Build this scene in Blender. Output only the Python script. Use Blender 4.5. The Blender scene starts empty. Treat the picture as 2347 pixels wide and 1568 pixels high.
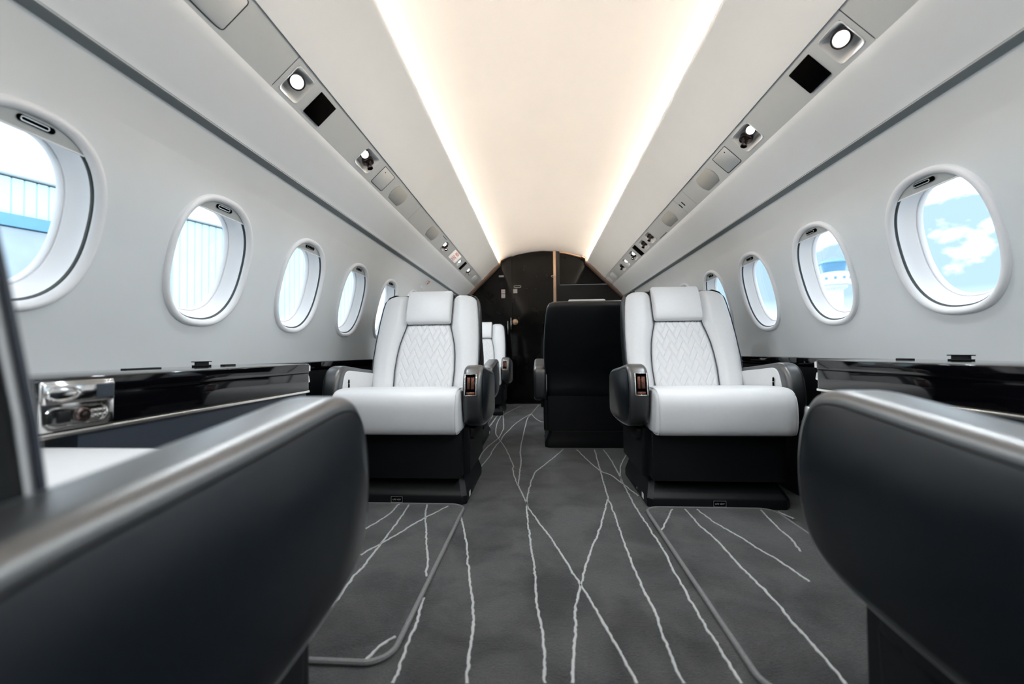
import bpy, bmesh, math, random
from mathutils import Vector, Matrix
random.seed(7)
C = bpy.context.scene.collection
PI = math.pi

# ------------------------------------------------------------------ camera
F, VX, VY, CX, CY, ROLL = 950.0, 1238.0, 805.0, 1173.5, 784.0, 0.0115
v = Vector(((VX-CX)/F, (VY-CY)/F, 1.0)).normalized()          # cabin axis in lens axes
up = Vector((-math.sin(ROLL), -math.cos(ROLL), 0.0)); up = (up - v*up.dot(v)).normalized()
rt = v.cross(up)
cam = bpy.data.cameras.new('camera'); camo = bpy.data.objects.new('camera', cam); C.objects.link(camo)
M = Matrix(((rt[0], -rt[1], -rt[2]), (v[0], -v[1], -v[2]), (up[0], -up[1], -up[2])))
camo.matrix_world = Matrix.Translation((-0.042, 0.0, 0.64)) @ M.to_4x4()
cam.sensor_width = 36.0; cam.lens = F/2347*36.0; cam.clip_start = 0.01; cam.clip_end = 2000
cam.dof.use_dof = True; cam.dof.focus_distance = 1.95; cam.dof.aperture_fstop = 2.2
bpy.context.scene.camera = camo

# ------------------------------------------------------------------ world, sky and exposure
sc = bpy.context.scene
sc.view_settings.view_transform = 'Standard'; sc.view_settings.look = 'None'
sc.view_settings.gamma = 1.0; sc.view_settings.use_curve_mapping = False
sc.view_settings.exposure = 0.38
sc.cycles.max_bounces = 14; sc.cycles.diffuse_bounces = 7; sc.cycles.glossy_bounces = 4
sc.cycles.transparent_max_bounces = 12; sc.cycles.sample_clamp_indirect = 6.0
sc.cycles.use_denoising = True; sc.cycles.caustics_reflective = False; sc.cycles.caustics_refractive = False
w = bpy.data.worlds.new('sky'); sc.world = w; w.use_nodes = True
nt = w.node_tree; nt.nodes.clear()
def N(nt, t, **k):
    n = nt.nodes.new(t)
    for a, b in k.items():
        if a in n.inputs.keys(): n.inputs[a].default_value = b
        else: setattr(n, a, b)
    return n
L = nt.links.new
tc = N(nt, 'ShaderNodeTexCoord'); mp = N(nt, 'ShaderNodeMapping'); mp.inputs['Scale'].default_value = (1, 1, 1.7)
mp.inputs['Location'].default_value = (2.3, 1.4, 0.2)
L(tc.outputs['Generated'], mp.inputs[0])
nz = N(nt, 'ShaderNodeTexNoise', Scale=2.6, Detail=7.0, Roughness=0.52, Distortion=0.25); L(mp.outputs[0], nz.inputs['Vector'])
rp = N(nt, 'ShaderNodeValToRGB'); L(nz.outputs['Fac'], rp.inputs[0])
rp.color_ramp.elements[0].position = 0.47; rp.color_ramp.elements[0].color = (0.100, 0.143, 0.168, 1)
rp.color_ramp.elements[1].position = 0.60; rp.color_ramp.elements[1].color = (0.90, 0.94, 1.0, 1)
sp = N(nt, 'ShaderNodeSeparateXYZ'); L(tc.outputs['Generated'], sp.inputs[0])
hr = N(nt, 'ShaderNodeMapRange'); L(sp.outputs['Z'], hr.inputs[0])
hr.inputs[1].default_value = 0.0; hr.inputs[2].default_value = 0.10; hr.inputs[3].default_value = 0.85; hr.inputs[4].default_value = 0.0
mx = N(nt, 'ShaderNodeMixRGB'); L(hr.outputs[0], mx.inputs[0]); L(rp.outputs[0], mx.inputs[1]); mx.inputs[2].default_value = (0.42, 0.46, 0.48, 1)
bg = N(nt, 'ShaderNodeBackground'); L(mx.outputs[0], bg.inputs[0]); bg.inputs[1].default_value = 5.0
wo = N(nt, 'ShaderNodeOutputWorld'); L(bg.outputs[0], wo.inputs[0])

# ------------------------------------------------------------------ materials
def mat(name, col, rough=0.5, metal=0.0, spec=0.5, coat=0.0, noise=0.0, nscale=40.0, bump=0.0, bscale=200.0, emis=None, es=0.0, coatr=0.05, sheen=0.0, cior=1.5):
    m = bpy.data.materials.new(name); m.use_nodes = True
    nt = m.node_tree; p = nt.nodes['Principled BSDF']
    p.inputs['Base Color'].default_value = (*col, 1); p.inputs['Roughness'].default_value = rough
    p.inputs['Metallic'].default_value = metal; p.inputs['Specular IOR Level'].default_value = spec
    p.inputs['Coat Weight'].default_value = coat; p.inputs['Coat Roughness'].default_value = coatr
    p.inputs['Coat IOR'].default_value = cior; p.inputs['Sheen Weight'].default_value = sheen; p.inputs['Sheen Roughness'].default_value = 0.15; p.inputs['Sheen Tint'].default_value = (0.9, 0.95, 1, 1)
    if emis: p.inputs['Emission Color'].default_value = (*emis, 1); p.inputs['Emission Strength'].default_value = es
    tc = N(nt, 'ShaderNodeTexCoord')
    if noise:
        n = N(nt, 'ShaderNodeTexNoise', Scale=nscale, Detail=4.0); nt.links.new(tc.outputs['Object'], n.inputs['Vector'])
        r = N(nt, 'ShaderNodeValToRGB'); nt.links.new(n.outputs['Fac'], r.inputs[0])
        r.color_ramp.elements[0].position = 0.3; r.color_ramp.elements[1].position = 0.7
        r.color_ramp.elements[0].color = (*[c*(1-noise) for c in col], 1); r.color_ramp.elements[1].color = (*[min(1, c*(1+noise)) for c in col], 1)
        nt.links.new(r.outputs[0], p.inputs['Base Color'])
    if bump:
        b = N(nt, 'ShaderNodeTexNoise', Scale=bscale, Detail=3.0); nt.links.new(tc.outputs['Object'], b.inputs['Vector'])
        bp = N(nt, 'ShaderNodeBump', Strength=bump, Distance=0.001); nt.links.new(b.outputs['Fac'], bp.inputs['Height'])
        nt.links.new(bp.outputs[0], p.inputs['Normal'])
    return m
M_ = {}
M_['wall'] = mat('wall_paint', (0.78, 0.81, 0.82), 0.42, noise=0.015, nscale=6, bump=0.03, bscale=300)
M_['white'] = mat('window_white', (0.90, 0.905, 0.92), 0.35, noise=0.01, nscale=12)
M_['liner'] = mat('headliner', (0.745, 0.785, 0.82), 0.55, noise=0.012, nscale=5, bump=0.03, bscale=500)
M_['ceil'] = mat('ceiling_panel', (0.89, 0.87, 0.86), 0.5, noise=0.01, nscale=3)
M_['psu'] = mat('service_panel_grey', (0.54, 0.575, 0.595), 0.4, noise=0.015, nscale=10)
M_['speaker'] = mat('speaker_mesh', (0.365, 0.378, 0.368), 0.7, noise=0.05, nscale=900, bump=0.2, bscale=1500)
M_['shade'] = mat('shade_grey', (0.43, 0.465, 0.47), 0.45, noise=0.02, nscale=25)
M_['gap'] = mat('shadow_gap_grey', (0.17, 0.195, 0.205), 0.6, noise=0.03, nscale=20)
M_['psugap'] = mat('seam_grey', (0.24, 0.25, 0.25), 0.6, noise=0.03, nscale=20)
M_['wl'] = mat('white_leather', (0.70, 0.70, 0.705), 0.42, noise=0.012, nscale=60, bump=0.10, bscale=700, spec=0.4)
M_['dl'] = mat('charcoal_leather', (0.0040, 0.0062, 0.0090), 0.38, noise=0.08, nscale=90, bump=0.10, bscale=900, spec=0.25, coat=0.15, coatr=0.35, sheen=0.25)
M_['cap'] = mat('polished_charcoal_leather', (0.0050, 0.0065, 0.0085), 0.42, noise=0.08, nscale=90, bump=0.06, bscale=900, spec=0.5, coat=0.9, coatr=0.36, sheen=0.6, cior=1.75)
M_['satin'] = mat('black_satin', (0.0035, 0.0042, 0.005), 0.45, spec=0.25, noise=0.1, nscale=50)
M_['shell'] = mat('seat_shell_black', (0.0025, 0.004, 0.005), 0.42, spec=0.3, noise=0.1, nscale=30)
M_['door'] = mat('dark_lacquer', (0.004, 0.0038, 0.0035), 0.07, spec=0.16, noise=0.2, nscale=10)
M_['gloss'] = mat('piano_black', (0.002, 0.002, 0.003), 0.05, spec=0.55, noise=0.2, nscale=10)
M_['navy'] = mat('navy_panel', (0.020, 0.028, 0.042), 0.5, noise=0.10, nscale=200, bump=0.1, bscale=600)
M_['chrome'] = mat('chrome', (0.82, 0.80, 0.78), 0.10, metal=1.0, noise=0.02, nscale=20)
M_['brushed'] = mat('brushed_strip', (0.85, 0.82, 0.76), 0.25, metal=1.0, noise=0.04, nscale=60)
M_['bronze'] = mat('dark_bronze', (0.22, 0.15, 0.12), 0.35, metal=0.3, noise=0.08, nscale=40)
M_['brass'] = mat('pale_brass', (0.62, 0.42, 0.28), 0.35, metal=0.7, noise=0.05, nscale=30)
M_['copper'] = mat('copper_brown_insert', (0.13, 0.055, 0.038), 0.25, metal=0.7, noise=0.2, nscale=80)
M_['nozzle'] = mat('nozzle_gunmetal', (0.09, 0.07, 0.065), 0.18, metal=0.9, noise=0.1, nscale=60)
M_['black'] = mat('matt_black', (0.0006, 0.0006, 0.0006), 0.8, spec=0.02, noise=0.1, nscale=30)
M_['lens'] = mat('lit_lens', (0.9, 0.95, 1.0), 0.3, emis=(0.86, 0.95, 1.0), es=4.0, noise=0.01, nscale=30)
M_['cove'] = mat('warm_light_strip', (1, 0.8, 0.55), 0.5, emis=(1.0, 0.85, 0.68), es=158.0, noise=0.01, nscale=10)
M_['sign'] = mat('lit_sign_white', (0.85, 0.82, 0.8), 0.4, emis=(1.0, 0.93, 0.88), es=0.25, noise=0.01, nscale=20)
M_['red'] = mat('sign_red', (0.62, 0.04, 0.02), 0.5, noise=0.03, nscale=20)
M_['pale'] = mat('placard_white', (0.75, 0.70, 0.68), 0.5, noise=0.03, nscale=60)
M_['ink'] = mat('placard_grey_print', (0.35, 0.35, 0.36), 0.5, noise=0.03, nscale=60)
M_['binding'] = mat('carpet_binding', (0.17, 0.17, 0.17), 0.9, noise=0.1, nscale=200, bump=0.5, bscale=900, spec=0.1)
M_['line'] = mat('carpet_yarn_pale', (0.40, 0.40, 0.395), 0.95, noise=0.12, nscale=500, bump=0.7, bscale=900, spec=0.05)
M_['hangar'] = mat('hangar_metal', (0.62, 0.80, 0.86), 0.6, noise=0.03, nscale=0.5)
M_['hangarw'] = mat('hangar_white_roof', (0.86, 0.86, 0.86), 0.6, noise=0.02, nscale=0.5)
M_['hband'] = mat('hangar_blue_band', (0.16, 0.38, 0.55), 0.5, noise=0.15, nscale=0.6)
M_['hdoor'] = mat('hangar_door_grey', (0.42, 0.50, 0.56), 0.35, noise=0.12, nscale=0.7)
M_['apron'] = mat('apron_concrete', (0.50, 0.52, 0.53), 0.8, noise=0.06, nscale=0.3)
M_['tower'] = mat('tower_concrete', (0.66, 0.71, 0.76), 0.7, noise=0.03, nscale=0.5)
M_['towerg'] = mat('tower_glass_blue', (0.10, 0.28, 0.45), 0.2, noise=0.1, nscale=0.5)
def carpet_mat():
    m = bpy.data.materials.new('grey_carpet'); m.use_nodes = True; nt = m.node_tree; p = nt.nodes['Principled BSDF']; l = nt.links.new
    p.inputs['Roughness'].default_value = 0.95; p.inputs['Specular IOR Level'].default_value = 0.05
    p.inputs['Sheen Weight'].default_value = 0.25; p.inputs['Sheen Roughness'].default_value = 0.5
    tc = N(nt, 'ShaderNodeTexCoord')
    big = N(nt, 'ShaderNodeTexNoise', Scale=5.0, Detail=5.0, Roughness=0.6, Distortion=0.6); l(tc.outputs['Object'], big.inputs['Vector'])
    r = N(nt, 'ShaderNodeValToRGB'); l(big.outputs['Fac'], r.inputs[0])
    r.color_ramp.elements[0].position = 0.36; r.color_ramp.elements[0].color = (0.014, 0.014, 0.0145, 1)
    r.color_ramp.elements[1].position = 0.60; r.color_ramp.elements[1].color = (0.049, 0.049, 0.0495, 1)
    fi = N(nt, 'ShaderNodeTexNoise', Scale=260.0, Detail=3.0, Roughness=0.75); fm = N(nt, 'ShaderNodeMapping'); fm.inputs['Scale'].default_value = (1.5, 0.6, 1); l(tc.outputs['Object'], fm.inputs[0]); l(fm.outputs[0], fi.inputs['Vector'])
    wv = N(nt, 'ShaderNodeTexWave', Scale=85.0, Distortion=3.5, Detail=2.0); wv.bands_direction = 'Y'
    wv.inputs['Detail Scale'].default_value = 3.0
    l(tc.outputs['Object'], wv.inputs['Vector'])
    ad = N(nt, 'ShaderNodeMath', operation='ADD'); l(fi.outputs['Fac'], ad.inputs[0]); 
    ml = N(nt, 'ShaderNodeMath', operation='MULTIPLY'); l(wv.outputs['Fac'], ml.inputs[0]); ml.inputs[1].default_value = 0.45
    l(ml.outputs[0], ad.inputs[1])
    mr = N(nt, 'ShaderNodeMapRange'); l(ad.outputs[0], mr.inputs[0]); mr.inputs[1].default_value = 0.35; mr.inputs[2].default_value = 1.1
    mr.inputs[3].default_value = 0.30; mr.inputs[4].default_value = 1.75
    mm = N(nt, 'ShaderNodeVectorMath', operation='SCALE'); l(r.outputs[0], mm.inputs[0]); l(mr.outputs[0], mm.inputs['Scale'])
    l(mm.outputs[0], p.inputs['Base Color'])
    bp = N(nt, 'ShaderNodeBump', Strength=0.8, Distance=0.002); l(ad.outputs[0], bp.inputs['Height']); l(bp.outputs[0], p.inputs['Normal'])
    return m
M_['carpet'] = carpet_mat()
def glass_mat():
    m = bpy.data.materials.new('window_glass'); m.use_nodes = True; nt = m.node_tree; nt.nodes.clear(); l = nt.links.new
    t = N(nt, 'ShaderNodeBsdfTransparent', Color=(0.95, 0.98, 1.0, 1)); g = N(nt, 'ShaderNodeBsdfGlossy', Roughness=0.02)
    fr0 = N(nt, 'ShaderNodeLayerWeight', Blend=0.25); fr = N(nt, 'ShaderNodeMath', operation='MULTIPLY'); l(fr0.outputs['Fresnel'], fr.inputs[0]); fr.inputs[1].default_value = 0.10; x = N(nt, 'ShaderNodeMixShader'); o = N(nt, 'ShaderNodeOutputMaterial')
    l(fr.outputs[0], x.inputs[0]); l(t.outputs[0], x.inputs[1]); l(g.outputs[0], x.inputs[2]); l(x.outputs[0], o.inputs[0])
    return m
M_['glass'] = glass_mat()

# ------------------------------------------------------------------ helpers
class MB:
    def __init__(s): s.v = []; s.f = []; s.m = []; s.mi = 0
    def add(s, vs, fs):
        o = len(s.v); s.v += [tuple(p) for p in vs]; s.f += [tuple(i+o for i in f) for f in fs]; s.m += [s.mi]*len(fs)
        return s
    def grid(s, rows, close_u=False, close_v=False):
        nr, nc = len(rows), len(rows[0]); vs = [p for r in rows for p in r]; fs = []
        for i in range(nr if close_v else nr-1):
            for j in range(nc if close_u else nc-1):
                a = i*nc+j; b = i*nc+(j+1) % nc; c = ((i+1) % nr)*nc+(j+1) % nc; d = ((i+1) % nr)*nc+j
                fs.append((a, b, c, d))
        return s.add(vs, fs)
    def box(s, c, d, r=0.0, seg=2, rot=None):
        bm = bmesh.new(); bmesh.ops.create_cube(bm, size=1.0)
        for p in bm.verts: p.co = Vector((p.co.x*d[0], p.co.y*d[1], p.co.z*d[2]))
        if r: bmesh.ops.bevel(bm, geom=bm.edges[:], offset=r, segments=seg, profile=0.5, affect='EDGES')
        R = rot or Matrix.Identity(3); c = Vector(c)
        bm.verts.ensure_lookup_table(); bm.verts.index_update()
        s.add([R @ p.co + c for p in bm.verts], [[q.index for q in f.verts] for f in bm.faces]); bm.free()
        return s
    def tube(s, pts, r, n=6, closed=False):
        P = [Vector(p) for p in pts]; rings = []; pu = Vector((0, 0, 1))
        for i, p in enumerate(P):
            a = P[i-1] if (i or closed) else p; b = P[(i+1) % len(P)] if (i < len(P)-1 or closed) else p
            t = (b-a).normalized(); u = pu - t*pu.dot(t)
            if u.length < 1e-3: u = Vector((1, 0, 0)) - t*t.x
            u.normalize(); w_ = t.cross(u); pu = u if abs(t.z) > 0.9 else Vector((0, 0, 1))
            rings.append([p + (u*math.cos(2*PI*k/n) + w_*math.sin(2*PI*k/n))*r for k in range(n)])
        s.grid(rings, close_u=True, close_v=closed)
        if not closed:
            s.add(rings[0], [tuple(range(n))]); s.add(rings[-1], [tuple(range(n))])
        return s
    def lathe(s, o, axis, prof, n=24):
        a = Vector(axis).normalized(); u = a.orthogonal().normalized(); w_ = a.cross(u); o = Vector(o)
        rows = [[o + a*z + (u*math.cos(2*PI*k/n)+w_*math.sin(2*PI*k/n))*max(r, 1e-5) for k in range(n)] for r, z in prof]
        return s.grid(rows, close_u=True)
    def pillow(s, prof, x0, x1, r, seg=5, fn=None):
        # closed outline prof (a,b) swept from x0 to x1 with rounded rims; fn maps (x,a,b) to a point
        fn = fn or (lambda x, a, b: (x, a, b)); rings = []
        for k in range(seg+1):
            t = k/seg*PI/2; rings.append((x0 + r*(1-math.sin(t)), r*(1-math.cos(t))))
        rings = [(x0 + r*(1-math.cos(k/seg*PI/2)), r*(1-math.sin(k/seg*PI/2))) for k in range(seg+1)]
        rings += [(x1 - r*(1-math.cos(k/seg*PI/2)), r*(1-math.sin(k/seg*PI/2))) for k in range(seg, -1, -1)]
        rows = [[fn(x, a, b) for a, b in offset(prof, d)] for x, d in rings]
        n = len(prof); s.grid(rows, close_u=True)
        s.add(rows[0], [tuple(range(n))]); s.add(rows[-1], [tuple(range(n))])
        return s
    def build(s, name, m, parent=None, smooth=True, auto=35, kind=None):
        me = bpy.data.meshes.new(name); me.from_pydata(s.v, [], s.f)
        ms = m if isinstance(m, (list, tuple)) else [m]
        for q in ms: me.materials.append(M_[q] if isinstance(q, str) else q)
        for p, i in zip(me.polygons, s.m): p.material_index = i
        bm = bmesh.new(); bm.from_mesh(me); bmesh.ops.remove_doubles(bm, verts=bm.verts, dist=1e-5)
        bmesh.ops.recalc_face_normals(bm, faces=bm.faces); bm.to_mesh(me); bm.free()
        if smooth:
            me.polygons.foreach_set('use_smooth', [True]*len(me.polygons)); me.set_sharp_from_angle(angle=math.radians(auto))
        o = bpy.data.objects.new(name, me); C.objects.link(o)
        if parent: o.parent = parent
        if kind: o['kind'] = kind
        return o
def offset(p, d):
    if d == 0: return list(p)
    n = len(p); area = sum(p[i][0]*p[(i+1) % n][1]-p[(i+1) % n][0]*p[i][1] for i in range(n)); sg = 1 if area > 0 else -1
    out = []
    for i in range(n):
        a, b, c = p[i-1], p[i], p[(i+1) % n]
        e1 = (b[0]-a[0], b[1]-a[1]); e2 = (c[0]-b[0], c[1]-b[1]); l1 = math.hypot(*e1) or 1; l2 = math.hypot(*e2) or 1
        n1 = (-e1[1]/l1*sg, e1[0]/l1*sg); n2 = (-e2[1]/l2*sg, e2[0]/l2*sg)
        m = (n1[0]+n2[0], n1[1]+n2[1]); q = m[0]*n1[0]+m[1]*n1[1]; q = max(q, 0.5)
        out.append((b[0]+m[0]*d/q, b[1]+m[1]*d/q))
    return out
def chaikin(p, k=2, closed=True):
    for _ in range(k):
        q = []; n = len(p)
        if not closed: q.append(p[0])
        for i in range(n if closed else n-1):
            a, b = p[i], p[(i+1) % n]
            q.append(tuple(x*.75+y*.25 for x, y in zip(a, b))); q.append(tuple(x*.25+y*.75 for x, y in zip(a, b)))
        if not closed: q.append(p[-1])
        p = q
    return p
def interp(tab, x):
    if x <= tab[0][0]: return tab[0][1]
    for (a, b), (c, d) in zip(tab, tab[1:]):
        if x <= c: return b + (d-b)*(x-a)/(c-a)
    return tab[-1][1]
def sm(tab, x):   # smooth interpolation
    if x <= tab[0][0]: return tab[0][1]
    if x >= tab[-1][0]: return tab[-1][1]
    for i in range(len(tab)-1):
        if x <= tab[i+1][0]:
            x0, y0 = tab[i]; x1, y1 = tab[i+1]
            m0 = (y1-tab[i-1][1])/(x1-tab[i-1][0]) if i else (y1-y0)/(x1-x0)
            m1 = (tab[i+2][1]-y0)/(tab[i+2][0]-x0) if i+2 < len(tab) else (y1-y0)/(x1-x0)
            h = x1-x0; t = (x-x0)/h
            return (2*t**3-3*t*t+1)*y0 + (t**3-2*t*t+t)*h*m0 + (3*t*t-2*t**3)*y1 + (t**3-t*t)*h*m1
def empty(name, loc=(0, 0, 0), rz=0.0):
    o = bpy.data.objects.new(name, None); C.objects.link(o); o.location = loc; o.rotation_euler = (0, 0, rz); o.empty_display_size = 0.05
    return o
def tag(o, label=None, cat=None, group=None, kind=None):
    if label: o['label'] = label
    if cat: o['category'] = cat
    if group: o['group'] = group
    if kind: o['kind'] = kind
    return o
def copy_tree(o, parent=None):
    c = o.copy(); C.objects.link(c)
    if parent: c.parent = parent
    for ch in KIDS.get(o.name, []): copy_tree(ch, c)
    return c
KIDS = {}
def index_kids(root):
    def rec(o):
        KIDS[o.name] = [q for q in C.objects if q.parent == o]
        for q in KIDS[o.name]: rec(q)
    rec(root)
def text_mesh(txt, size, ext=0.0004, align='CENTER'):
    cu = bpy.data.curves.new('lettering', 'FONT'); cu.body = txt; cu.size = size; cu.extrude = ext; cu.align_x = align; cu.align_y = 'CENTER'
    cu.resolution_u = 2
    o = bpy.data.objects.new('lettering', cu); C.objects.link(o); bpy.context.view_layer.update()
    me = bpy.data.meshes.new_from_object(o.evaluated_get(bpy.context.evaluated_depsgraph_get()))
    C.objects.unlink(o); bpy.data.objects.remove(o); return me
def lettering(txt, size, m, X, Y, O, parent=None, name='lettering'):
    # X: reading direction, Y: up direction of the text, O: centre
    me = text_mesh(txt, size); X = Vector(X).normalized(); Y = Vector(Y).normalized(); Z = X.cross(Y)
    T = Matrix((X, Y, Z)).transposed().to_4x4(); T.translation = Vector(O); me.transform(T)
    me.materials.clear(); me.materials.append(M_[m]); o = bpy.data.objects.new(name, me); C.objects.link(o)
    if parent: o.parent = parent
    return o

# ------------------------------------------------------------------ the cabin shell
Y0, Y1 = -2.30, 5.08
WALLX = [(0.0, 1.190), (0.3, 1.196), (0.6, 1.192), (0.72, 1.172), (0.94, 1.118), (1.10, 1.077), (1.18, 1.050), (1.24, 1.014), (1.29, 0.970), (1.315, 0.940)]
def wx(h): return sm(WALLX, h)
WINY = {-1: [1.2886+0.5108*k for k in range(-6, 7)], 1: [1.2713+0.5013*k for k in range(-6, 7)]}
HC = 0.9427; HA, HB = 0.153, 0.203
def sell(a, b, t, n=2.4):
    c, s_ = math.cos(t), math.sin(t)
    return a*math.copysign(abs(c)**(2/n), c), b*math.copysign(abs(s_)**(2/n), s_)
def build_wall(side):
    mb = MB(); ys = WINY[side]; pitch = ys[1]-ys[0]; lo, hi = 0.70, 1.20; NA = 64
    for y in ys:
        hw = pitch/2; angs = [2*PI*k/NA + PI/4 for k in range(NA)]; rows = []
        for q in (0.0, 0.08, 0.2, 0.4, 0.65, 1.0):
            row = []
            for k in range(NA):
                t = k/NA*8            # rectangle outline, corners hit exactly
                e, fr = int(t//2), (t % 2)/2
                cor = [(hw, hi-HC), (-hw, hi-HC), (-hw, lo-HC), (hw, lo-HC)]
                a, b = cor[e], cor[(e+1) % 4]; rx, rz = a[0]+(b[0]-a[0])*fr, a[1]+(b[1]-a[1])*fr
                ox, oz = sell(HA, HB, math.atan2(rz/(hi-lo)*2, rx/hw))
                dy, dz = ox+(rx-ox)*q, oz+(rz-oz)*q
                row.append((side*wx(HC+dz), y+dy, HC+dz))
            rows.append(row)
        mb.grid(rows, close_u=True)
    ya, yb = ys[0]-pitch/2, ys[-1]+pitch/2
    for hs in ([0, .15, .3, .45, .6, .65, .70], [1.20+.115*k/12 for k in range(13)]):
        mb.grid([[(side*wx(h), y, h) for y in (ya, yb)] for h in hs])
    for ya_, yb_ in ((yb, Y1+0.1), (Y0, ya)): mb.grid([[(side*wx(h), y, h) for y in (ya_, yb_)] for h in [i*.05 for i in range(27)]])
    o = mb.build('wall_left' if side < 0 else 'wall_right', 'wall', kind='structure', auto=60)
    return o
WALLS = {s: build_wall(s) for s in (-1, 1)}
# panel seam on each wall, recessed dark line
# windows
TILT = 0.2467
def window(side, y, n):
    e = empty('window_%d' % n, (side*1.113, y, HC)); e.rotation_euler = (0, -side*TILT, 0) if side > 0 else (0, TILT, PI)
    # local x outward, z up the wall, y along the cabin
    if side < 0: e.rotation_euler = (Matrix.Rotation(PI, 3, 'Z') @ Matrix.Rotation(-TILT, 3, 'Y')).to_euler()
    else: e.rotation_euler = Matrix.Rotation(-TILT, 3, 'Y').to_euler()
    e['kind'] = 'structure'; return e
NA = 72
def ring(a, b, x, n=2.4): return [(x, *sell(a, b, 2*PI*k/NA, n)) for k in range(NA)]
mb = MB(); mb.grid([ring(.166, .217, .014), ring(.165, .216, -.001), ring(.161, .212, -.006), ring(.155, .206, -.007), ring(.149, .201, -.005), ring(.143, .196, .001), ring(.141, .194, .006)], close_u=True)
w_frame = mb.build('window_frame', 'white', auto=60)
mb = MB(); mb.grid([ring(.141, .194, .006), ring(.144, .197, .007), ring(.144, .197, .012), ring(.137, .190, .013)], close_u=True); w_slot = mb.build('shade_slot', 'gap', auto=60)
mb = MB(); mb.grid([ring(.137, .190, .012), ring(.135, .188, .020), ring(.130, .184, .031), ring(.122, .179, .043), ring(.117, .175, .050)], close_u=True); w_rev = mb.build('window_reveal', 'white', auto=60)
mb = MB(); mb.grid([ring(.117, .175, .050), ring(.117, .175, .055), ring(.1135, .172, .053), ring(.111, .170, .055), ring(.110, .169, .068)], close_u=True); w_lip = mb.build('pane_seal', 'white', auto=60)
mb = MB(); r0 = ring(.112, .171, .060); mb.add([(.060, 0, 0)]+r0, [(0, 1+k, 1+(k+1) % NA) for k in range(NA)]); w_pane = mb.build('window_pane', 'glass')
# shade: top piece of the oval above z=.17-ish
zs = 0.158; pts = []
for k in range(161):
    t = PI*k/160; a, b = sell(.1425, .1955, t, 2.4)
    if b > zs: pts.append((a, b))
edge = [(pts[-1][0] + (pts[0][0]-pts[-1][0])*i/16, zs) for i in range(17)]
outl = pts + edge[:]
mb = MB(); f_ = [(.0080, a, b) for a, b in outl]; b_ = [(.0110, a, b) for a, b in outl]; nn = len(outl)
mb.add(f_+b_, [tuple(range(nn)), tuple(range(nn, 2*nn))]+[(i, (i+1) % nn, nn+(i+1) % nn, nn+i) for i in range(nn)])
w_shade = mb.build('window_shade', 'shade', smooth=False)
mb = MB(); mb.tube([(.0080, edge[0][0], zs), (.0080, edge[-1][0], zs)], .0022, 8); w_bar = mb.build('shade_edge', 'white')
def pill(cy, cz, ly, lz, n=28, r=None):
    r = lz/2; o = []
    for k in range(n):
        t = 2*PI*k/n; c = math.cos(t); o.append((cy + math.copysign(ly/2-r, c) + r*c, cz + r*math.sin(t)))
    return o
mb = MB(); mb.pillow(pill(0, .1805, .066, .014), .0035, .0085, .0022, 3, fn=lambda x, a, b: (x, a, b)); w_h1 = mb.build('shade_handle', 'black')
mb = MB(); mb.tube([(.0028, a, b) for a, b in pill(.004, .1800, .048, .008)], .0011, 6, closed=True); w_h2 = mb.build('handle_rim', 'chrome')
protos = [w_frame, w_slot, w_rev, w_lip, w_pane]
wn = 0
for side in (-1, 1):
    for y in WINY[side]:
        if y > 4.6: continue
        wn += 1; e = window(side, y, wn)
        for p in protos: q = p.copy(); C.objects.link(q); q.parent = e
        sh = w_shade.copy(); C.objects.link(sh); sh.parent = e
        for p in (w_bar, w_h1, w_h2): q = p.copy(); C.objects.link(q); q.parent = sh
    # blank the last wall openings that have no window
for o in protos+[w_shade, w_bar, w_h1, w_h2]: bpy.data.objects.remove(o)

# headliner: soffit panel, service strip, upper panel, cove lip
P_COVE, P_PU, P_PL, P_SO = (0.530, 1.702), (0.730, 1.508), (0.824, 1.419), (0.950, 1.292)
def strip_mesh(side, pts, ya=Y0, yb=Y1):
    return MB().grid([[(side*x, y, z) for y in (ya, yb)] for x, z in pts])
for side, nm in ((-1, 'left'), (1, 'right')):
    i = 0 if side < 0 else 1
    up = chaikin([P_PU, (.665, 1.578), (.60, 1.644), (.540, 1.694), P_COVE, (.527, 1.712), (.535, 1.716)], 1, False)
    o = strip_mesh(side, [(P_PU[0]+.004, P_PU[1]+.012)] + up + [(.60, 1.722), (.63, 1.75), (.60, 1.80)]).build('ceiling_panel_%s' % nm, 'liner', kind='structure', auto=50)
    so = chaikin([(P_PL[0]-.003, P_PL[1]+.014), P_PL, (.89, 1.356), P_SO, (.952, 1.286), (.965, 1.292)], 1, False)
    o = strip_mesh(side, so).build('ceiling_soffit_%s' % nm, 'liner', kind='structure', auto=50)
    o = strip_mesh(side, [(.950, 1.2905), (.953, 1.2860), (.969, 1.2800), (.990, 1.2800)]).build('trim_gap_shadow_%s' % nm, 'gap', kind='structure')  # dark strip under the soffit edge, underside shadow put into its colour
    # warm cove strip
    mb = MB(); mb.box((side*.578, (Y0+Y1)/2, 1.727), (.022, Y1-Y0-.02, .008), .002, 1)
    tag(mb.build('cove_light', 'cove'), 'long warm cove light strip along the %s edge of the ceiling arch' % nm, 'light', 'cove light strips')
arch = [(x*1.0, sm([(-.62, 1.70), (-.56, 1.738), (-.45, 1.788), (-.30, 1.833), (-.15, 1.860), (0, 1.869), (.15, 1.860), (.30, 1.833), (.45, 1.788), (.56, 1.738), (.62, 1.70)], x)) for x in [-.615+1.23*k/48 for k in range(49)]]
MB().grid([[(x, y, z) for y in (Y0, Y1)] for x, z in arch]).build('ceiling', 'ceil', kind='structure', auto=60)
MB().box((0, Y0-.02, .95), (2.4, .04, 1.95)).build('wall_front', 'navy', smooth=False, kind='structure')
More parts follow.
